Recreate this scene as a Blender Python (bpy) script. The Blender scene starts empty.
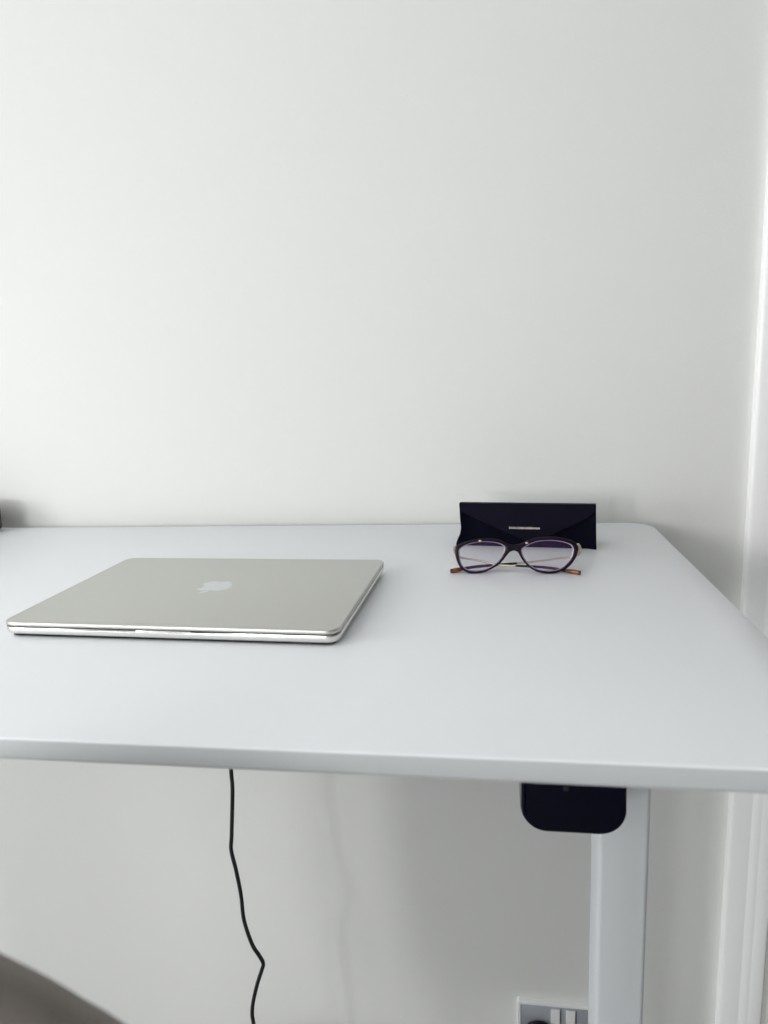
import bpy, bmesh, math
from mathutils import Vector, Matrix

S = bpy.context.scene
COL = S.collection
PI = math.pi

# ------------------------------------------------------------------ frame of reference
# x right along the back wall, y towards the back wall, z up from the floor (metres)
EYE = 1.42                                   # lens height above the floor
FOC = 708.0                                  # focal length in pixels of the 768 x 1024 frame
PITCH, ROLL, YAW = 0.1963, -0.0411, 0.1540
DESK_Z = EYE - 0.2222                        # desk top surface
DESK_F, DESK_B, DESK_R, DESK_L = 0.3787, 1.0100, 0.2180, -1.1820
WALL_Y = 1.0300
DESK_T = 0.0157

cy, sy = math.cos(YAW), math.sin(YAW); cp, sp = math.cos(PITCH), math.sin(PITCH)
fw = Vector((-sy*cp, cy*cp, -sp)); rt = Vector((cy, sy, 0)); upv = rt.cross(fw)
cr, sr = math.cos(ROLL), math.sin(ROLL)
RT = rt*cr + upv*sr
UP = upv*cr - rt*sr


def ray(px, py):
    return RT*((px-384)/FOC) - UP*((py-512)/FOC) + fw


def on_y(px, py, y):                          # survey point: where a sight line meets depth y
    r = ray(px, py); p = r*(y/r.y); return Vector((p.x, p.y, p.z+EYE))


def on_z(px, py, z):
    r = ray(px, py); p = r*((z-EYE)/r.z); return Vector((p.x, p.y, p.z+EYE))


# ------------------------------------------------------------------ materials
def mat(name, col, rough=.5, metal=0, spec=.5, coat=0, bump=None, var=None, sheen=0):
    m = bpy.data.materials.new(name); m.use_nodes = True
    nt = m.node_tree; b = nt.nodes['Principled BSDF']
    b.inputs['Base Color'].default_value = (*col, 1)
    b.inputs['Roughness'].default_value = rough
    b.inputs['Metallic'].default_value = metal
    b.inputs['Specular IOR Level'].default_value = spec
    b.inputs['Coat Weight'].default_value = coat
    b.inputs['Sheen Weight'].default_value = sheen
    if bump or var:
        tc = nt.nodes.new('ShaderNodeTexCoord')
    if bump:
        sc, st, dist = bump
        n = nt.nodes.new('ShaderNodeTexNoise'); n.inputs['Scale'].default_value = sc
        n.inputs['Detail'].default_value = 4
        bp = nt.nodes.new('ShaderNodeBump'); bp.inputs['Strength'].default_value = st
        bp.inputs['Distance'].default_value = dist
        nt.links.new(tc.outputs['Object'], n.inputs['Vector'])
        nt.links.new(n.outputs['Fac'], bp.inputs['Height'])
        nt.links.new(bp.outputs['Normal'], b.inputs['Normal'])
    if var:
        sc, c2, lo, hi = var
        n2 = nt.nodes.new('ShaderNodeTexNoise'); n2.inputs['Scale'].default_value = sc
        n2.inputs['Detail'].default_value = 3
        rp = nt.nodes.new('ShaderNodeValToRGB')
        rp.color_ramp.elements[0].position = lo; rp.color_ramp.elements[0].color = (*col, 1)
        rp.color_ramp.elements[1].position = hi; rp.color_ramp.elements[1].color = (*c2, 1)
        nt.links.new(tc.outputs['Object'], n2.inputs['Vector'])
        nt.links.new(n2.outputs['Fac'], rp.inputs['Fac'])
        nt.links.new(rp.outputs['Color'], b.inputs['Base Color'])
    return m


M = {}
M['wall'] = mat('wall_paint', (.715, .72, .705), .85, spec=.25, bump=(260, .10, .002))
M['room'] = mat('room_paint', (.74, .74, .73), .9, spec=.2)
M['dim'] = mat('bounce_cut_dark', (.09, .095, .10), .9, spec=.2)  # for the unseen right wall, darkened to cut the light it bounces back
M['ceiling'] = mat('ceiling_paint', (.85, .85, .84), .9, spec=.2)
M['floor'] = mat('grey_carpet', (.27, .27, .27), .95, spec=.1, bump=(300, .4, .004))
M['trim'] = mat('gloss_white_trim', (.93, .935, .93), .4)
M['door'] = mat('door_paint', (.36, .34, .31), .5)
M['desk'] = mat('white_laminate', (.835, .853, .88), .38, spec=.4, bump=(900, .03, .0006))
M['desk_edge_shaded'] = mat('edge_band', (.50, .52, .525), .42, spec=.4)  # greyer than the top: the edge's shade is put into the colour
M['leg'] = mat('white_powder_steel', (.74, .77, .79), .45, spec=.4, bump=(1500, .04, .0004))
M['black'] = mat('black_gloss_plastic', (.001, .0014, .010), .12, spec=.16)
M['rubber'] = mat('black_rubber', (.012, .012, .012), .7)
M['cable'] = mat('black_cable', (.006, .006, .008), .5)
M['alu'] = mat('anodised_aluminium', (.56, .56, .53), .36, metal=1, bump=(2600, .04, .0003))
M['alu_b'] = mat('aluminium_body', (.78, .78, .76), .22, metal=1)
M['logo'] = mat('polished_aluminium', (.68, .70, .72), .30, metal=1)
M['gasket'] = mat('gasket_and_shade_black', (.006, .006, .008), .8, spec=.1)
M['leather'] = mat('black_leather', (.0018, .0018, .007), .6, spec=.03, bump=(900, .15, .0006))
M['leather_flap'] = mat('black_leather_lit', (.0026, .0022, .009), .55, spec=.055, bump=(900, .15, .0006))  # same leather as the body, lightened as if catching light
M['gold'] = mat('pale_gold', (.62, .54, .43), .3, metal=1)
M['foil'] = mat('silver_gold_foil', (.95, .90, .80), .5)
M['acetate'] = mat('dark_plum_acetate', (.009, .003, .009), .28, spec=.15)
M['tort'] = mat('tortoiseshell', (.012, .006, .004), .25, coat=.1)


def amber_ends(m):                             # dark acetate with an amber patch near the outer end of each tip
    nt = m.node_tree; b = nt.nodes['Principled BSDF']
    tc = nt.nodes.new('ShaderNodeTexCoord'); sp = nt.nodes.new('ShaderNodeSeparateXYZ')
    ad = nt.nodes.new('ShaderNodeMath'); ad.operation = 'ADD'; ad.inputs[1].default_value = .003
    ab = nt.nodes.new('ShaderNodeMath'); ab.operation = 'ABSOLUTE'
    no = nt.nodes.new('ShaderNodeTexNoise'); no.inputs['Scale'].default_value = 260
    mu = nt.nodes.new('ShaderNodeMath'); mu.operation = 'MULTIPLY_ADD'; mu.inputs[1].default_value = .012
    rp = nt.nodes.new('ShaderNodeValToRGB')
    e = rp.color_ramp.elements
    e[0].position = .600; e[0].color = (.012, .006, .004, 1); e[1].position = .640; e[1].color = (.12, .036, .007, 1)
    for p, c in ((.725, (.24, .075, .012, 1)), (.75, (.02, .008, .004, 1))):
        q = e.new(p); q.color = c
    sc = nt.nodes.new('ShaderNodeMath'); sc.operation = 'MULTIPLY'; sc.inputs[1].default_value = 10
    L = nt.links.new
    L(tc.outputs['Object'], sp.inputs[0]); L(sp.outputs['X'], ad.inputs[0]); L(ad.outputs[0], ab.inputs[0])
    L(tc.outputs['Object'], no.inputs['Vector']); L(no.outputs['Fac'], mu.inputs[0]); L(ab.outputs[0], mu.inputs[2])
    L(mu.outputs[0], sc.inputs[0]); L(sc.outputs[0], rp.inputs['Fac']); L(rp.outputs['Color'], b.inputs['Base Color'])


amber_ends(M['tort'])
M['bevel'] = mat('lens_edge_glint', (.34, .28, .40), .25, spec=.8)  # pale lilac paints in the light caught on the lens bevel
M['screw'] = mat('zinc', (.5, .5, .5), .4, metal=1)
M['plastic_w'] = mat('white_plastic', (.82, .83, .82), .35)
M['plate'] = mat('brushed_grey_plate', (.52, .55, .60), .38, metal=.6)
M['fabric'] = mat('taupe_fabric', (.235, .21, .19), .95, spec=.1, bump=(1500, .4, .001), sheen=.25,
                  var=(900, (.20, .178, .162), .35, .65))
M['grey'] = mat('dark_grey_cloth', (.075, .072, .07), .9, spec=.15, bump=(800, .3, .001))
M['chrome'] = mat('chrome', (.7, .7, .7), .2, metal=1)


def lens_mat():
    m = bpy.data.materials.new('coated_lens'); m.use_nodes = True
    nt = m.node_tree; nt.nodes.clear()
    out = nt.nodes.new('ShaderNodeOutputMaterial'); mx = nt.nodes.new('ShaderNodeMixShader')
    tr = nt.nodes.new('ShaderNodeBsdfTransparent'); tr.inputs[0].default_value = (1, 1, 1, 1)
    gl = nt.nodes.new('ShaderNodeBsdfGlossy'); gl.inputs['Color'].default_value = (.66, .38, 1, 1)
    gl.inputs['Roughness'].default_value = .03
    fr = nt.nodes.new('ShaderNodeFresnel'); fr.inputs[0].default_value = 1.45
    nt.links.new(fr.outputs[0], mx.inputs[0]); nt.links.new(tr.outputs[0], mx.inputs[1])
    nt.links.new(gl.outputs[0], mx.inputs[2]); nt.links.new(mx.outputs[0], out.inputs[0])
    return m


def glass_mat():
    m = bpy.data.materials.new('window_glass'); m.use_nodes = True
    nt = m.node_tree; nt.nodes.clear()
    out = nt.nodes.new('ShaderNodeOutputMaterial'); mx = nt.nodes.new('ShaderNodeMixShader')
    tr = nt.nodes.new('ShaderNodeBsdfTransparent')
    gl = nt.nodes.new('ShaderNodeBsdfGlossy'); gl.inputs['Roughness'].default_value = .02
    mx.inputs[0].default_value = .06
    nt.links.new(tr.outputs[0], mx.inputs[1]); nt.links.new(gl.outputs[0], mx.inputs[2])
    nt.links.new(mx.outputs[0], out.inputs[0])
    return m


M['lens'] = lens_mat(); M['glass'] = glass_mat()


# ------------------------------------------------------------------ object helpers
def empty(name, loc, label, cat, rotz=0):
    o = bpy.data.objects.new(name, None); COL.objects.link(o)
    o.location = loc; o.rotation_euler = (0, 0, rotz); o.empty_display_size = .05
    o['label'] = label; o['category'] = cat
    return o


def obj(name, bm, m, parent=None, smooth=True, angle=35):
    bmesh.ops.recalc_face_normals(bm, faces=bm.faces[:])
    me = bpy.data.meshes.new(name); bm.to_mesh(me); bm.free()
    me.materials.append(m)
    if smooth:
        me.polygons.foreach_set('use_smooth', [True]*len(me.polygons))
        me.set_sharp_from_angle(angle=math.radians(angle))
    o = bpy.data.objects.new(name, me); COL.objects.link(o)
    if parent: o.parent = parent
    return o


def struct(o):
    o['kind'] = 'structure'; return o


def bevel(o, w, seg=2, ang=40):
    md = o.modifiers.new('bevel', 'BEVEL'); md.width = w; md.segments = seg
    md.limit_method = 'ANGLE'; md.angle_limit = math.radians(ang)
    return o


def bake(o):                                   # turn modifiers into plain mesh
    dg = bpy.context.evaluated_depsgraph_get()
    me = bpy.data.meshes.new_from_object(o.evaluated_get(dg))
    o.modifiers.clear(); o.data = me
    return o


def box(bm, x0, x1, y0, y1, z0, z1):
    v = [bm.verts.new(p) for p in ((x0, y0, z0), (x1, y0, z0), (x1, y1, z0), (x0, y1, z0),
                                   (x0, y0, z1), (x1, y0, z1), (x1, y1, z1), (x0, y1, z1))]
    for f in ((0, 3, 2, 1), (4, 5, 6, 7), (0, 1, 5, 4), (1, 2, 6, 5), (2, 3, 7, 6), (3, 0, 4, 7)):
        bm.faces.new([v[i] for i in f])
    return v


def new(): return bmesh.new()


def rrect(w, d, r, seg=8):
    pts = []
    r = max(r, 1e-5)
    for cx, cy_, a0 in ((w/2-r, d/2-r, 0), (-w/2+r, d/2-r, PI/2), (-w/2+r, -d/2+r, PI), (w/2-r, -d/2+r, 1.5*PI)):
        for i in range(seg+1):
            a = a0 + PI/2*i/seg
            pts.append((cx + r*math.cos(a), cy_ + r*math.sin(a)))
    return pts


def loft(bm, rings, cap=True, closed=True):
    """rings: lists of 3-D points of equal length"""
    vs = [[bm.verts.new(p) for p in r] for r in rings]
    n = len(vs[0])
    for a, b in zip(vs, vs[1:]):
        for i in range(n if closed else n-1):
            j = (i+1) % n
            bm.faces.new((a[i], a[j], b[j], b[i]))
    if cap:
        bm.faces.new(vs[0][::-1]); bm.faces.new(vs[-1])
    return vs


def slab(bm, w, d, r, prof, seg=8, c=(0, 0)):
    """rounded rectangle slab, prof = [(inset, z), ...]"""
    loft(bm, [[(x+c[0], y+c[1], z) for x, y in rrect(w-2*i, d-2*i, r-i, seg)] for i, z in prof])


def tube(bm, pts, rad, seg=12, sub=6, flat=None):
    """smooth tube through pts; rad is a number or one value per point; flat = (normal axis, factor)"""
    P = [Vector(p) for p in pts]; n = len(P)
    R = [rad]*n if not hasattr(rad, '__len__') else rad
    path, rr = [], []
    for i in range(n-1):
        p0, p1, p2, p3 = P[max(i-1, 0)], P[i], P[i+1], P[min(i+2, n-1)]
        for k in range(sub):
            t = k/sub
            path.append(.5*((2*p1)+(p2-p0)*t+(2*p0-5*p1+4*p2-p3)*t*t+(3*p1-p0-3*p2+p3)*t**3))
            rr.append(R[i]*(1-t)+R[i+1]*t)
    path.append(P[-1]); rr.append(R[-1])
    t0 = (path[1]-path[0]).normalized()
    ax = Vector((0, 0, 1)) if abs(t0.z) < .9 else Vector((0, 1, 0))
    u = t0.cross(ax).normalized()
    rings = []
    for i, p in enumerate(path):
        t = (path[min(i+1, len(path)-1)]-path[max(i-1, 0)]).normalized()
        u = (u - t*u.dot(t)).normalized(); v = t.cross(u)
        fu, fv = flat if flat else (1, 1)
        rings.append([p + u*(rr[i]*fu*math.cos(2*PI*k/seg)) + v*(rr[i]*fv*math.sin(2*PI*k/seg)) for k in range(seg)])
    loft(bm, rings)
    return path


def lathe(bm, prof, seg=32, c=(0, 0, 0)):
    loft(bm, [[(c[0]+r*math.cos(2*PI*k/seg), c[1]+r*math.sin(2*PI*k/seg), c[2]+z) for k in range(seg)] for r, z in prof])


# ------------------------------------------------------------------ room shell
XL, XR, YB_, ZC = -2.40, 2.30, -2.60, 2.55
DX0, DX1, DZ = 0.4262, 1.24, 2.05             # door opening in the back wall

bm = new()
box(bm, XL-.1, DX0, WALL_Y, WALL_Y+.12, 0, ZC)
box(bm, DX1, XR+.1, WALL_Y, WALL_Y+.12, 0, ZC)
box(bm, DX0, DX1, WALL_Y, WALL_Y+.12, DZ, ZC)
struct(obj('wall_back', bm, M['wall'], smooth=False))

W1 = (-1.95, -.15, .30, 2.35)                  # left window: y0 y1 z0 z1
bm = new()
box(bm, XL-.1, XL, YB_, W1[0], 0, ZC); box(bm, XL-.1, XL, W1[1], WALL_Y, 0, ZC)
box(bm, XL-.1, XL, W1[0], W1[1], 0, W1[2]); box(bm, XL-.1, XL, W1[0], W1[1], W1[3], ZC)
struct(obj('wall_left', bm, M['room'], smooth=False))
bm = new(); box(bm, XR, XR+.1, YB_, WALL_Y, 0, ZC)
struct(obj('wall_right_unseen', bm, M['dim'], smooth=False))
W2 = (-1.76, -.78, 1.20, 2.12)                      # rear window: x0 x1 z0 z1
bm = new()
box(bm, XL-.1, W2[0], YB_-.1, YB_, 0, ZC); box(bm, W2[1], XR+.1, YB_-.1, YB_, 0, ZC)
box(bm, W2[0], W2[1], YB_-.1, YB_, 0, W2[2]); box(bm, W2[0], W2[1], YB_-.1, YB_, W2[3], ZC)
struct(obj('wall_front', bm, M['room'], smooth=False))
bm = new(); box(bm, XL-.1, XR+.1, YB_-.1, WALL_Y+.12, -.1, 0)
struct(obj('floor', bm, M['floor'], smooth=False))
bm = new(); box(bm, XL-.1, XR+.1, YB_-.1, WALL_Y+.12, ZC, ZC+.1)
struct(obj('ceiling', bm, M['ceiling'], smooth=False))


def window(name, axis, a0, a1, z0, z1, at, nsplit):
    bm = new(); f = .045
    def b(u0, u1, zz0, zz1):
        if axis == 'y': box(bm, at-.07, at-.02, u0, u1, zz0, zz1)
        else: box(bm, u0, u1, at-.07, at-.02, zz0, zz1)
    b(a0, a1, z0, z0+f); b(a0, a1, z1-f, z1)
    for k in range(nsplit+1):
        u = a0 + (a1-a0-f)*k/nsplit
        b(u, u+f, z0+f, z1-f)
    w = struct(obj(name, bm, M['trim'], smooth=False))
    bm = new()
    if axis == 'y': box(bm, at-.05, at-.045, a0+.02, a1-.02, z0+.02, z1-.02)
    else: box(bm, a0+.02, a1-.02, at-.05, at-.045, z0+.02, z1-.02)
    obj('window_pane', bm, M['glass'], w, smooth=False)


window('window_1', 'y', *W1, XL, 2)
window('window_2', 'x', *W2, YB_, 2)

# architrave, moulded profile swept up the wall (profile in x, y-proud)
prof = [(.3505, .000), (.3505, .0130), (.3512, .0155), (.3530, .0172), (.3560, .0178), (.3790, .0180), (.3803, .0176), (.3816, .0181),
        (.3870, .0192), (.3930, .0196), (.3942, .0192), (.3955, .0197),
        (.4118, .0198), (.4136, .0188), (.4142, .0165), (.4142, .000)]
bm = new()
loft(bm, [[(x, WALL_Y-d*.66, z) for x, d in prof] for z in (0, DZ+.055)])
box(bm, .4142, DX1+.07, WALL_Y-.012, WALL_Y, DZ-.006, DZ+.055)
struct(obj('trim_1', bm, M['trim'], angle=28))
# door lining with its lit bead, and the door slab set back in it
bm = new()
box(bm, DX0, DX0+.0065, WALL_Y-.0015, WALL_Y+.118, 0, DZ)
box(bm, DX0+.0065, DX0+.020, WALL_Y+.058, WALL_Y+.075, 0, DZ)
box(bm, DX1-.02, DX1, WALL_Y-.0015, WALL_Y+.118, 0, DZ)
struct(obj('trim_2', bm, M['trim'], smooth=False))
bm = new(); box(bm, DX0+.010, DX1-.022, WALL_Y+.016, WALL_Y+.056, .006, DZ-.004)
d = struct(obj('door_1', bm, M['door'], smooth=False)); bevel(d, .002)
bm = new()
tube(bm, [(DX1-.09, WALL_Y+.016, 1.0), (DX1-.09, WALL_Y-.035, 1.0), (DX1-.12, WALL_Y-.04, 1.0), (DX1-.2, WALL_Y-.04, 1.0)], .009)
obj('door_handle', bm, M['chrome'], d)

# ------------------------------------------------------------------ sit-stand desk
DCX = (DESK_L+DESK_R)/2; DCY = (DESK_F+DESK_B)/2
desk = empty('standing_desk', (DCX, DCY, 0), 'large white standing desk with rounded corners and pale steel leg against the wall', 'desk')
dw, dd = DESK_R-DESK_L, DESK_B-DESK_F
bm = new()
e = .0010
slab(bm, dw, dd, .034, [(.0012, DESK_Z-DESK_T), (.0004, DESK_Z-DESK_T+.0008), (0, DESK_Z-DESK_T+.002), (0, DESK_Z-e),
                        (e*.29, DESK_Z-e*.29), (e, DESK_Z)], seg=12)
top = obj('tabletop', bm, M['desk'], desk, angle=50)
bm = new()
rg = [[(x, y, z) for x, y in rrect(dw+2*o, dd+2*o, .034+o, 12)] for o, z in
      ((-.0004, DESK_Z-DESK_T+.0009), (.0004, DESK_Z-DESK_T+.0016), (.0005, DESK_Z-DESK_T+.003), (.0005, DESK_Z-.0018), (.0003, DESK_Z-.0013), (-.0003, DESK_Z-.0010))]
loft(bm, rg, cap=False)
obj('edge_band', bm, M['desk_edge_shaded'], desk, angle=50)['label'] = 'edge band round the white top, shade put into its grey'
LEGY = .670 - DCY
for sgn, lx0 in ((1, .1050), (-1, DESK_L-.105+DESK_R-.155+.0)):
    x0 = lx0 if sgn > 0 else DESK_L + (DESK_R-.1555)
    x0 -= DCX; xc = x0+.0252
    bm = new()
    slab(bm, .0505, .054, .005, [(0, .05), (0, DESK_Z-DESK_T-.62), ], seg=4, c=(xc, LEGY+.027))
    slab(bm, .0505, .054, .005, [(0, DESK_Z-DESK_T-.64), (0, DESK_Z-DESK_T-.045)], seg=4, c=(xc, LEGY+.027))
    # one continuous telescopic leg: outer tube over inner tube
    lg = obj('leg', bm, M['leg'], desk, angle=50)
    bm = new()
    slab(bm, .044, .047, .004, [(0, DESK_Z-DESK_T-.66), (0, DESK_Z-DESK_T-.60)], seg=4, c=(xc, LEGY+.027))
    obj('inner_tube', bm, M['leg'], lg, angle=50)
    bm = new()
    slab(bm, .075, dd-.08, .012, [(.004, .012), (0, .016), (0, .045), (.004, .05)], seg=5, c=(xc, 0))
    ft = obj('foot', bm, M['leg'], desk, angle=50)
    bm = new()
    for q in (-1, 1):
        lathe(bm, [(.012, 0), (.014, .003), (.014, .009), (.010, .0125)], 16, (xc, q*(dd/2-.08), 0))
        obj('levelling_pad', bm, M['rubber'], ft); bm = new()
    box(bm, xc-.022, xc+.022, -dd/2+.12, dd/2-.05, DESK_Z-DESK_T-.032, DESK_Z-DESK_T-.0005)
    bevel(obj('side_bracket', bm, M['leg'], desk, smooth=False), .002)
bm = new()
for yy in (.015, .055):
    box(bm, DESK_L+.12-DCX, DESK_R-.10-DCX, LEGY+yy-.01, LEGY+yy+.01, DESK_Z-DESK_T-.044, DESK_Z-DESK_T-.012)
bevel(obj('crossbeam', bm, M['leg'], desk, smooth=False), .002)

# black motor housing under the top, in front of the leg
bx0, bx1, by0, by1 = .0226, .1152, .580, .664
bz0, bz1 = EYE-.4132, DESK_Z-DESK_T-.0325
w = bx1-bx0; hgt = bz1-bz0; r = .0235
def housing_outline(ins):
    pts = []
    a, b = w/2-ins, -hgt/2+ins
    rr = r-ins*.6
    for i in range(13):
        t = PI + PI/2*i/12; pts.append((-a+rr+rr*math.cos(t), b+rr+rr*math.sin(t)))
    for i in range(13):
        t = 1.5*PI + PI/2*i/12; pts.append((a-rr+rr*math.cos(t), b+rr+rr*math.sin(t)))
    pts += [(a-.0016, hgt/2), (-a+.0016, hgt/2)]
    return pts
bm = new()
rings = []
for ins, yy in ((.0052, by0), (.0030, by0+.0005), (.0013, by0+.0018), (.0004, by0+.0042), (0, by0+.008), (0, by1-.004), (.004, by1)):
    rings.append([((bx0+bx1)/2+x-DCX, yy-DCY, (bz0+bz1)/2+z) for x, z in housing_outline(ins)])
loft(bm, rings)
mh = obj('motor_housing', bm, M['black'], desk, angle=60)
mh['label'] = 'black plastic motor housing with rounded lower corners'
sx = on_y(566, 788.5, by0)
bm = new(); lathe(bm, [(.0026, 0), (.0026, .0008), (.0018, .0014)], 16)
bmesh.ops.rotate(bm, cent=(0, 0, 0), matrix=Matrix.Rotation(PI/2, 3, 'X'), verts=bm.verts)
bmesh.ops.translate(bm, vec=(sx.x-DCX, by0-DCY, sx.z), verts=bm.verts)
obj('screw', bm, M['rubber'], mh)
# ------------------------------------------------------------------ laptop
LW, LD = .3126, .2212
lap = empty('laptop', (-.2780, .6520, DESK_Z), 'closed silver laptop with a fruit emblem on its lid, lying on the white desk', 'laptop', -.0321)
bm = new()
slab(bm, LW, LD, .0115, [(.0060, .0030), (.0040, .0031), (.0020, .0040), (.0008, .0054), (.0002, .0070), (0, .0084), (0, .0102), (.0003, .0106)], seg=10)
base = obj('base', bm, M['alu_b'], lap, angle=60)
cut = new(); slab(cut, .0535, .008, .0022, [(0, .0096), (0, .02)], seg=5, c=(0, -LD/2-.0024))
cut = obj('cutter', cut, M['alu_b'])
cut.location = lap.location; cut.rotation_euler = lap.rotation_euler
bpy.context.view_layer.update()
md = base.modifiers.new('b', 'BOOLEAN'); md.operation = 'DIFFERENCE'; md.object = cut; md.solver = 'EXACT'
bake(base)
bpy.data.objects.remove(cut)
bm = new()
slab(bm, LW-.0010, LD-.0010, .0110, [(0, .0105), (0, .0119)], seg=10)
obj('gasket', bm, M['gasket'], lap)
bm = new()
slab(bm, LW, LD, .0115, [(.0002, .0118), (0, .0121), (0, .0142), (.0003, .0149), (.0009, .01535), (.0018, .0155)], seg=10)
lid = obj('lid', bm, M['alu'], lap, angle=60)
for sx_ in (-1, 1):
    for sy_ in (-1, 1):
        bm = new(); lathe(bm, [(.0075, 0), (.0085, .0004), (.0085, .0016)], 20, (sx_*(LW/2-.028), sy_*(LD/2-.024), 0))
        obj('rubber_foot', bm, M['rubber'], lap)

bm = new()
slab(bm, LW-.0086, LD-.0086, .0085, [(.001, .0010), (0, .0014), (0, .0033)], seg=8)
obj('underside_shade', bm, M['gasket'], lap)  # black plate added to paint in the shade under the base
APPLE = [((150.37, 130.25), 'c-2.45,5.66-5.35,10.87-8.71,15.66 -4.58,6.53-8.33,11.05-11.22,13.56 -4.48,4.12-9.28,6.23-14.42,6.35 '
          '-3.69,0-8.14-1.05-13.32-3.18 -5.197-2.12-9.973-3.17-14.34-3.17 -4.58,0-9.492,1.05-14.746,3.17 '
          '-5.262,2.13-9.501,3.24-12.742,3.35 -4.929,0.21-9.842-1.96-14.746-6.52 -3.13-2.73-7.045-7.41-11.735-14.04 '
          '-5.032-7.08-9.169-15.29-12.41-24.65 -3.471-10.11-5.211-19.9-5.211-29.378 0-10.857,2.346-20.221,7.045-28.068 '
          '3.693-6.303,8.606-11.275,14.755-14.925 6.149-3.65,12.793-5.51,19.948-5.629 3.915,0,9.049,1.211,15.429,3.591 '
          '6.362,2.388,10.447,3.599,12.238,3.599 1.339,0,5.877-1.416,13.57-4.239 7.275-2.618,13.415-3.702,18.445-3.275 '
          '13.63,1.1,23.87,6.473,30.68,16.153 -12.19,7.386-18.22,17.731-18.1,31.002 0.11,10.337,3.86,18.939,11.23,25.769 '
          '3.34,3.17,7.07,5.62,11.22,7.36 -0.9,2.61-1.85,5.11-2.86,7.51'),
         ((119.11, 7.24), 'c0,8.102-2.96,15.667-8.86,22.669 -7.12,8.324-15.732,13.134-25.071,12.375 -0.119-0.972-0.188-1.995-0.188-3.07 '
          '0-7.778,3.386-16.102,9.399-22.908 3.002-3.446,6.82-6.311,11.45-8.597 4.62-2.252,8.99-3.497,13.1-3.71 0.12,1.083,0.17,2.166,0.17,3.24')]
import re
bm = new()
for (sx0, sy0), path in APPLE:
    nums = [float(x) for x in re.findall(r'-?\d*\.?\d+', path)]
    p = Vector((sx0, sy0)); pts = []
    for k in range(0, len(nums), 6):
        c1, c2, en = (p+Vector(nums[k+i:k+i+2]) for i in (0, 2, 4))
        for s in range(5):
            t = s/5
            pts.append(p*(1-t)**3 + c1*3*t*(1-t)**2 + c2*3*t*t*(1-t) + en*t**3)
        p = en
    k = .0425/170
    # leaf towards the front edge of the lid
    P2 = [(-(q.x-86)*k, (q.y-86)*k) for q in pts]
    if (Vector(P2[0])-Vector(P2[-1])).length < 1e-6: P2.pop()
    loft(bm, [[(x, y, z) for x, y in P2] for z in (.01545, .01556)])
obj('emblem', bm, M['logo'], lid, angle=30)['label'] = 'polished fruit emblem with a bite and a leaf'

# ------------------------------------------------------------------ spectacle case
CW, CH, CD = .1672, .0522, .052
lean = .012
case = empty('glasses_case', (.0405, .8695, DESK_Z), 'black triangular glasses case with pointed front flap and small gold lettering, standing behind the glasses', 'case', math.radians(-7.5))
def lx_off(w): # left end flares out near its base
    P = [(0, -.0032), (.06, -.0030), (.16, -.0012), (.30, .0020), (.45, .0030), (.7, .0012), (1, 0)]
    for (a, u), (b, v) in zip(P, P[1:]):
        if w <= b: return u+(v-u)*(w-a)/(b-a)
    return 0
bm = new()
N = 14
rings = []
for i in range(N+1):
    wv = i/N
    z = CH*wv
    yf = lean*wv
    yb = CD - (CD-lean-.005)*wv
    xl = -CW/2 + lx_off(wv); xr = CW/2 + .0014*(1-wv)
    bow = .0012*math.sin(PI*wv)
    f = []
    for k in range(17):                        # front face with shallow recess between the two folded ends
        u = k/16; x = xl+(xr-xl)*u
        e_ = min(u, 1-u)*CW
        rec = 0 if e_ < .004 else .0036
        f.append((x, yf + rec*(1 if wv < .97 else .3) - bow, z))
    bk = [(xr, yf+.004, z), (xr-.003, (yf+yb)/2, z), (xr, yb, z), (xl, yb, z), (xl+.003, (yf+yb)/2, z), (xl, yf+.004, z)]
    rings.append(f+bk)
loft(bm, rings)
cb = obj('body', bm, M['leather'], case, angle=40)
# flap: folds over the ridge and hangs as a pointed envelope flap
flap = [(-CW/2+.0002, 1.0), (-CW/2+.0002, .93), (-CW/2+.004, .80), (-.040, .47), (.0035, .13), (.0095, .10), (.0150, .13), (.045, .42), (CW/2-.008, .72), (CW/2+.0002, .86), (CW/2+.0002, 1.0)]
bm = new()
def fp(x, wv, off): return (x, lean*wv - .0016 - off, CH*wv + .0006)
loft(bm, [[fp(x, wv, -.001) for x, wv in flap], [fp(x, wv, .0004) for x, wv in flap], [fp(x*.995, .5+(wv-.5)*.985, .0010) for x, wv in flap]])
box(bm, -CW/2+.0002, CW/2+.0002, lean-.0026, lean+.0066, CH-.0004, CH+.0014)
fl = obj('flap', bm, M['leather_flap'], case, angle=40)
bevel(fl, .0006, 2, 50)
# lettering
cu = bpy.data.curves.new('t', 'FONT'); cu.body = 'DOLCE&GABBANA'; cu.size = .0058; cu.align_x = 'CENTER'; cu.extrude = .00012
cu.space_character = 1.08
to = bpy.data.objects.new('t', cu); COL.objects.link(to)
bpy.context.view_layer.update()
me = bpy.data.meshes.new_from_object(to.evaluated_get(bpy.context.evaluated_depsgraph_get()))
bpy.data.objects.remove(to); bpy.data.curves.remove(cu)
wid = max(v.co.x for v in me.vertices)-min(v.co.x for v in me.vertices)
k = .0375/wid
tilt = math.atan2(CH, lean)
for v in me.vertices: v.co = Matrix.Rotation(tilt, 3, 'X') @ Vector((v.co.x*k, v.co.y*k*.86, v.co.z))
me.materials.clear(); me.materials.append(M['foil'])
lt = bpy.data.objects.new('lettering', me); COL.objects.link(lt); lt.parent = fl
lt.location = (-.0010, lean*.43-.0029, CH*.43+.0008)
lt['label'] = 'small gold foil lettering'

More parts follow.
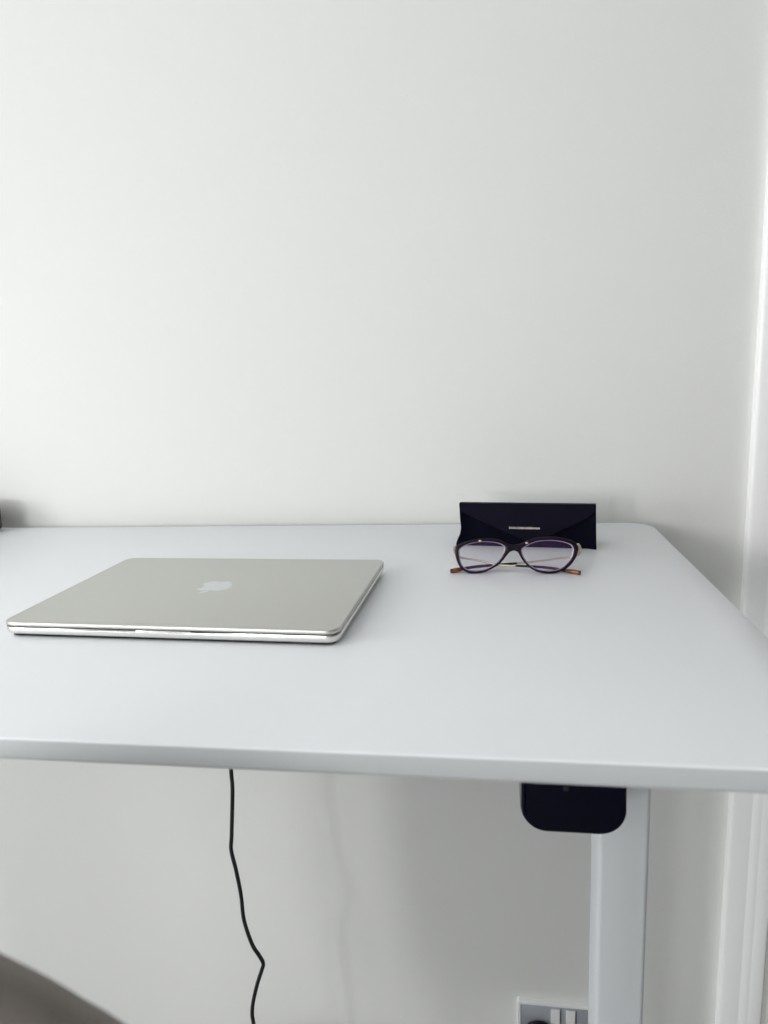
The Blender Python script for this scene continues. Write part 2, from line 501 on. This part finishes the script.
# ------------------------------------------------------------------ glasses
GY = .7545; TAN = math.tan(math.radians(10))
gl = empty('glasses', (.0265, GY, DESK_Z), 'dark plum cat-eye glasses with folded gold arms, standing in front of the black case', 'glasses')
GO = Vector(gl.location)
def on_frame(px, py, off=0):
    r_ = ray(px, py); g0 = GY+off
    kk = (g0 - TAN*(DESK_Z-EYE))/(r_.y-TAN*r_.z)
    p = r_*kk; return Vector((p.x, p.y, p.z+EYE))-GO
OUT = [(455.6, 547.2), (455.1, 551.9), (455.6, 557.1), (457.2, 562.3), (459.8, 567.2), (463.2, 570.6), (467.9, 573.0), (474.1, 574), (480, 573.3),
       (486.2, 571.7), (492.5, 568.6), (497.2, 565.8), (501.9, 561.8), (506, 556.6), (509, 552.9), (511.2, 551.4), (513.9, 550.8), (516.4, 551.4),
       (518.3, 553.0), (520.2, 556.6), (523.3, 561.3), (527.5, 565.9), (532.2, 569.4), (537.4, 571.9), (544.2, 573.5), (551.5, 573.7),
       (557.4, 572.6), (562, 571), (567.3, 568.1), (571.4, 564.4), (575.1, 559.2), (577.2, 554.5), (578.4, 549.3), (577.7, 545.6),
       (574.5, 541.9), (568.8, 539.7), (561, 537.9), (553.2, 537), (546.3, 537), (536.9, 538), (530.6, 539.6), (525.4, 541.6), (521.8, 543.5),
       (518.1, 544.7), (513.5, 545), (509.2, 544.6), (505, 542.6), (499.8, 540.3), (493.5, 539), (486.8, 538.6), (480, 539), (473.1, 540.1),
       (466.8, 541.6), (461.6, 543.4), (457.6, 545.3)]
HL = [(459, 549.5), (458.7, 553.4), (459, 557.1), (460.1, 562.1), (462.3, 566.2), (465.8, 569.1), (470, 570.7), (475.2, 571.2), (482.5, 570.2),
      (486, 569.3), (490.4, 567.4), (494.6, 564.8), (498.8, 561.1), (501.9, 556.8), (504.1, 552.4), (505.2, 548.4), (504.5, 546.1), (501.9, 544.2),
      (498.2, 542.9), (493, 542), (485.2, 541.4), (480.5, 541.5), (475.2, 542.2), (468.9, 543.8), (463.2, 546)]
HR = [(521.4, 549.3), (521.4, 552.4), (522.8, 556.6), (525.4, 560.7), (529.1, 564.9), (533.8, 568), (539, 570.1), (546, 571.1), (551.5, 571.1),
      (556.9, 570.2), (561.5, 568.2), (565.7, 565.2), (569.9, 560.7), (572.4, 556), (573.5, 551), (573.2, 547.6), (571.4, 544.8), (567.3, 542.8),
      (561, 541.2), (553.2, 540.3), (546.3, 540.2), (538.6, 540.9), (532.2, 542.6), (527.3, 545), (523.6, 547.1)]
def smooth_loop(pts, sub=3):
    n = len(pts); o = []
    for i in range(n):
        p0, p1, p2, p3 = (Vector(pts[(i+j) % n]) for j in (-1, 0, 1, 2))
        for s in range(sub):
            t = s/sub
            o.append(.5*((2*p1)+(p2-p0)*t+(2*p0-5*p1+4*p2-p3)*t*t+(3*p1-p0-3*p2+p3)*t**3))
    return o
bm = new()
TH = .0034
nrm = Vector((0, -1, TAN)).normalized()        # towards the viewer side
loops = []
for lp, sh in ((OUT, -1), (HL, 1), (HR, 1)):
    L = smooth_loop(lp)
    vs = [bm.verts.new(on_frame(*p)) for p in L]
    loops.append([bm.edges.new((vs[i], vs[(i+1) % len(vs)])) for i in range(len(vs))])
res = bmesh.ops.triangle_fill(bm, use_beauty=True, use_dissolve=False, edges=[e for l in loops for e in l])
ext = bmesh.ops.extrude_face_region(bm, geom=bm.faces[:])
bmesh.ops.translate(bm, vec=-nrm*TH, verts=[g for g in ext['geom'] if isinstance(g, bmesh.types.BMVert)])
front = obj('front_frame', bm, M['acetate'], gl, angle=40)
bevel(front, .0007, 2, 50); bake(front)
front.data.polygons.foreach_set('use_smooth', [True]*len(front.data.polygons)); front.data.set_sharp_from_angle(angle=math.radians(45))
for hp in (HL, HR):
    L = smooth_loop(hp, 2)
    P3 = [on_frame(*p) - nrm*.0014 for p in L]
    c = sum(P3, Vector())/len(P3)
    bm = new()
    rings = []
    for back in (0, .0012):
        for s in ((.04, .25, .5, .75, 1.012) if back == 0 else (1.012, .75, .5, .25, .04)):
            rings.append([c + (p-c)*s + nrm*(.0011*(1-s*s)) - nrm*back for p in P3])
    loft(bm, rings)
    ln = obj('lens', bm, M['lens'], gl, angle=60)
    bm = new()
    Q = P3; ring = []
    rings = []
    for sc_, dn in ((1.004, .0016), (.972, .0013), (.962, .0009), (.972, .0005), (1.004, .0004)):
        rings.append([c + (p-c)*sc_ + nrm*dn for p in Q])
    loft(bm, rings, cap=False)
    obj('lens_edge_glint_ring', bm, M['bevel'], ln, angle=80)
# small tortoise flecks let into the brow
for px, py in ((480, 541.0), (526.8, 543.0)):
    bm = new(); bmesh.ops.create_uvsphere(bm, u_segments=12, v_segments=8, radius=.0016)
    bmesh.ops.scale(bm, vec=(1, .35, .8), verts=bm.verts)
    bmesh.ops.translate(bm, vec=on_frame(px, py)+nrm*.0001, verts=bm.verts)
    obj('rivet', bm, M['gold'], front)
def P(px, py, y):
    return on_y(px, py, y)-GO
# arms: gold hinge + gold arm, dark tortoise tip
arms = {
    'right': ([(577.6, 544.3, .7612), (579.5, 546.5, .7630), (580, 551, .7655), (577.5, 555, .7700), (571, 556.6, .7735), (558, 558.4, .7742), (545, 560.3, .7740), (527, 562.4, .7730), (515.5, 563.4, .7722)],
              [(517, 563.3, .7723), (509, 563.9, .7715), (502, 564.5, .7706), (490, 565.4, .7695), (475, 566.8, .7672), (466, 568.2, .7645), (461, 569.2, .7612), (456, 570.3, .7585), (450.5, 571.2, .7562)]),
    'left': ([(455.6, 546.8, .7622), (454.6, 548, .7640), (455.2, 552, .7670), (457.4, 556, .7690), (464, 558.2, .7700), (475, 559.9, .7700), (486, 562, .7695), (496, 564.6, .7682), (507, 565.6, .7672), (517, 565.9, .7664)],
             [(515.5, 565.8, .7665), (528, 566.3, .7658), (540, 567.0, .7654), (550, 568.0, .7640), (560, 569.6, .7622), (566, 570.7, .7600), (573, 571.8, .7555), (580, 572.8, .7505)])}
for side, (g, t) in arms.items():
    bm = new(); tube(bm, [P(*q) for q in g], [.0014, .0016, .0017, .0015] + [.0011]*(len(g)-4), 10, 5)
    a = obj('temple_arm', bm, M['gold'], gl); a['label'] = 'thin pale gold temple arm'
    bm = new(); tube(bm, [P(*q) for q in t], ([.0012, .0014, .0015, .0016, .0017, .0018, .0023, .0028, .0023] if len(t) == 9 else [.0012, .0014, .0015, .0016, .0018, .0021, .0027, .0023]), 12, 5)
    s = obj('temple_tip', bm, M['tort'], a); s['label'] = 'brown tortoiseshell temple tip'

# ------------------------------------------------------------------ power cable hanging behind the desk
CYB = .800
cab = [(231, 769), (232.5, 790), (231.6, 835), (231.2, 850), (236, 870), (241, 895), (244, 920), (252, 944), (259.5, 956), (263.2, 963.5), (261.8, 970), (257, 985), (253, 1003), (252.2, 1015), (254, 1026)]
pts = [on_y(px, py, CYB) for px, py in cab]
topx = pts[0]
pts = [Vector((topx.x+.004, CYB+.03, DESK_Z-DESK_T-.003)), Vector((topx.x+.006, CYB+.004, DESK_Z-DESK_T-.06)), Vector((topx.x+.003, CYB, (topx.z+DESK_Z)/2-.04))] + pts
pts += [Vector((-.335, .80, EYE-1.0)), Vector((-.320, .81, EYE-1.2)), Vector((-.30, .83, .035)), Vector((-.24, .86, .004)), Vector((-.10, .90, .004))]
bm = new(); tube(bm, pts, .0027, 10, 6)
o = obj('power_cable', bm, M['cable'])
o['label'] = 'thin wavy black cable hanging below the white desk in front of the wall'; o['category'] = 'cable'

# ------------------------------------------------------------------ wall socket with plug
sxl, stz = .0336, EYE-1.0443
SW, SH = .1500, .0900
sk = empty('wall_socket', (sxl+SW/2, WALL_Y, stz-SH), 'white double wall socket low on the wall behind the pale desk leg', 'socket')
def yrings(bm, w_, h_, r_, prof, c):           # rounded rectangle facing -y
    loft(bm, [[(c[0]+x, -d, c[1]+z) for x, z in rrect(w_-2*i, h_-2*i, r_-i, 5)] for i, d in prof])
bm = new(); yrings(bm, SW, SH, .004, [(0, 0), (0, .0085), (.0012, .0100), (.0050, .0100), (.0058, .0072)], (0, SH/2))
obj('surround', bm, M['plastic_w'], sk, angle=40)
bm = new(); yrings(bm, SW-.0108, SH-.0108, .002, [(0, .0060), (0, .0078), (.0006, .0082)], (0, SH/2))
pl = obj('face_plate', bm, M['plate'], sk, angle=40); pl['label'] = 'grey inner face plate'
for cx_ in (-.0125, .0125):
    bm = new(); yrings(bm, .0150, .0260, .001, [(0, .0080), (0, .0104), (.0010, .0118)], (cx_, SH-.0245))
    s = obj('rocker_switch', bm, M['plastic_w'], sk, angle=40)
    bm = new(); box(bm, cx_+.0082, cx_+.0092, -.0090, -.0078, SH-.0385, SH-.0105)
    obj('switch_gap', bm, M['gasket'], s, smooth=False)
pg = empty('plug', (sxl+.0350, WALL_Y-.0083, stz-.066), 'black plug pushed into the left side of the wall socket', 'plug')
bm = new()
po = []
for i in range(25):
    t = PI*i/24; po.append((.0215*math.cos(t)*(1), .0195*math.sin(t)**.8+.012))
po += [(-.0190, -.016), (-.012, -.022), (.012, -.022), (.0190, -.016)]
loft(bm, [[(x*s, -d, z*s) for x, z in po] for s, d in ((.94, 0), (1, .002), (1, .018), (.93, .023), (.75, .025))])
obj('plug_body', bm, M['black'], pg, angle=50)
bm = new(); tube(bm, [(0, -.010, -.018), (0, -.010, -.05), (.003, -.008, -.13), (.006, -.006, -.24), (.010, -.006, -stz+.066+.03), (.03, -.006, -stz+.066+.004), (.09, -.004, -stz+.066+.004)], .0032, 10, 6)
obj('plug_lead', bm, M['cable'], pg)

# ------------------------------------------------------------------ dark speaker at the left end of the desk back
sp_r = .028
spx = -.7585
spk = empty('speaker', (spx-.17, .9745, DESK_Z), 'dark grey rounded speaker at the far left back edge of the desk', 'speaker')
bm = new()
slab(bm, .34, .058, .0285, [(.006, .002), (.002, .004), (0, .009), (0, .036), (.003, .043), (.010, .047)], seg=10)
obj('cloth_body', bm, M['grey'], spk, angle=60)
bm = new(); slab(bm, .30, .040, .015, [(0, 0), (0, .0022)], seg=6)
obj('rubber_base', bm, M['rubber'], spk)

# ------------------------------------------------------------------ desk chair, top of its back in the lower left corner
CHX, CHY = -.2770, .196
ch = empty('office_chair', (CHX, CHY+.24, 0), 'taupe fabric chair back with rounded top in the lower left corner', 'chair')
bm = new()
HALF = [(0, .322), (.055, .3135), (.094, .2962), (.1107, .2871), (.1209, .2802), (.1341, .2714), (.162, .247), (.186, .205), (.198, .145), (.196, -.05),
        (.170, -.22), (.120, -.268), (.05, -.276)]
OUTL = HALF + [(-x, z) for x, z in HALF[:0:-1]]
def sup(s_):
    return [(p.x*s_, p.y*s_) for p in smooth2(OUTL, 3)]
def smooth2(pts, sub):
    n = len(pts); o = []
    for i in range(n):
        p0, p1, p2, p3 = (Vector(pts[(i+j) % n]) for j in (-1, 0, 1, 2))
        for k_ in range(sub):
            t = k_/sub
            o.append(.5*((2*p1)+(p2-p0)*t+(2*p0-5*p1+4*p2-p3)*t*t+(3*p1-p0-3*p2+p3)*t**3))
    return o
zc = EYE-.5087
rings = []
for s, d in ((.03, .030), (.5, .030), (.8, .028), (.92, .023), (.975, .015), (1, 0), (.975, -.015), (.92, -.023), (.8, -.028), (.5, -.030), (.03, -.030)):
    rings.append([(x, d - .24 + .15*x*x, zc+z) for x, z in sup(s)])
loft(bm, rings)
obj('backrest', bm, M['fabric'], ch, angle=70)
bm = new()
slab(bm, .49, .46, .09, [(.03, .345), (.006, .355), (0, .375), (.004, .405), (.03, .420), (.10, .424)], seg=10)
obj('seat', bm, M['fabric'], ch, angle=60)
bm = new(); tube(bm, [(0, -.205, .80), (0, -.240, .60), (0, -.235, .42), (0, -.20, .355), (0, -.08, .338)], .018, 12, 6, flat=(1.6, .7))
obj('back_bracket', bm, M['black'], ch)
bm = new(); lathe(bm, [(.07, .345), (.05, .33), (.028, .31), (.028, .25), (.035, .24), (.035, .10), (.03, .095)], 24)
obj('gas_column', bm, M['black'], ch)
for k in range(5):
    a = 2*PI*k/5+.3
    bm = new(); tube(bm, [(0, 0, .115), (.14*math.cos(a), .14*math.sin(a), .105), (.28*math.cos(a), .28*math.sin(a), .085)], [.026, .021, .015], 10, 4)
    lg = obj('leg', bm, M['black'], ch)
    bm = new(); lathe(bm, [(.020, -.010), (.026, -.007), (.026, .007), (.020, .010)], 20)
    bmesh.ops.rotate(bm, cent=(0, 0, 0), matrix=Matrix.Rotation(PI/2, 3, 'X'), verts=bm.verts)
    bmesh.ops.translate(bm, vec=(.28*math.cos(a), .28*math.sin(a), .026), verts=bm.verts)
    box(bm, .28*math.cos(a)-.008, .28*math.cos(a)+.008, .28*math.sin(a)-.014, .28*math.sin(a)+.014, .045, .08)
    obj('caster', bm, M['rubber'], lg)

# ------------------------------------------------------------------ daylight
def area(name, loc, rot, sx_, sy_, power, col=(1, 1, 1)):
    l = bpy.data.lights.new(name, 'AREA'); l.shape = 'RECTANGLE'; l.size = sx_; l.size_y = sy_
    l.energy = power; l.color = col
    o = bpy.data.objects.new(name, l); COL.objects.link(o); o.location = loc; o.rotation_euler = rot
    return o
# left window: broad sky light, brighter through its upper half
ym = (W1[0]+W1[1])/2
area('window_daylight', (XL+.01, ym, 1.80), (0, -PI/2, 0), 1.0, W1[1]-W1[0]-.1, 36, (1, .995, .98))
area('window_daylight', (XL+.01, ym, .78), (0, -PI/2, 0), .86, W1[1]-W1[0]-.1, 10, (1, .995, .98))
# the two casements of the window behind the camera
for xc_, pw in ((-1.50, 22), (-.98, 11)):
    area('window_daylight', (xc_, YB_+.01, 1.66), (PI/2, 0, 0), .26, .60, pw, (1, .995, .98))

wd = bpy.data.worlds.new('sky'); S.world = wd; wd.use_nodes = True
bg = wd.node_tree.nodes['Background']; bg.inputs[0].default_value = (.75, .85, 1, 1); bg.inputs[1].default_value = 1.0

# ------------------------------------------------------------------ camera
cam = bpy.data.cameras.new('camera'); co = bpy.data.objects.new('camera', cam); COL.objects.link(co)
cam.sensor_fit = 'VERTICAL'; cam.sensor_height = 32.0; cam.lens = 32.0*FOC/1024
mw = Matrix((( RT.x, UP.x, -fw.x, 0), (RT.y, UP.y, -fw.y, 0), (RT.z, UP.z, -fw.z, EYE), (0, 0, 0, 1)))
co.matrix_world = mw
cam.clip_start = .01
cam.dof.use_dof = True; cam.dof.focus_distance = .86; cam.dof.aperture_fstop = 5.4
S.camera = co

S.view_settings.view_transform = 'Standard'
S.view_settings.look = 'None'
S.view_settings.gamma = 1
S.view_settings.use_curve_mapping = False
S.view_settings.exposure = 0.07
S.cycles.use_denoising = True
S.cycles.max_bounces = 12
S.cycles.diffuse_bounces = 8
S.cycles.transparent_max_bounces = 16
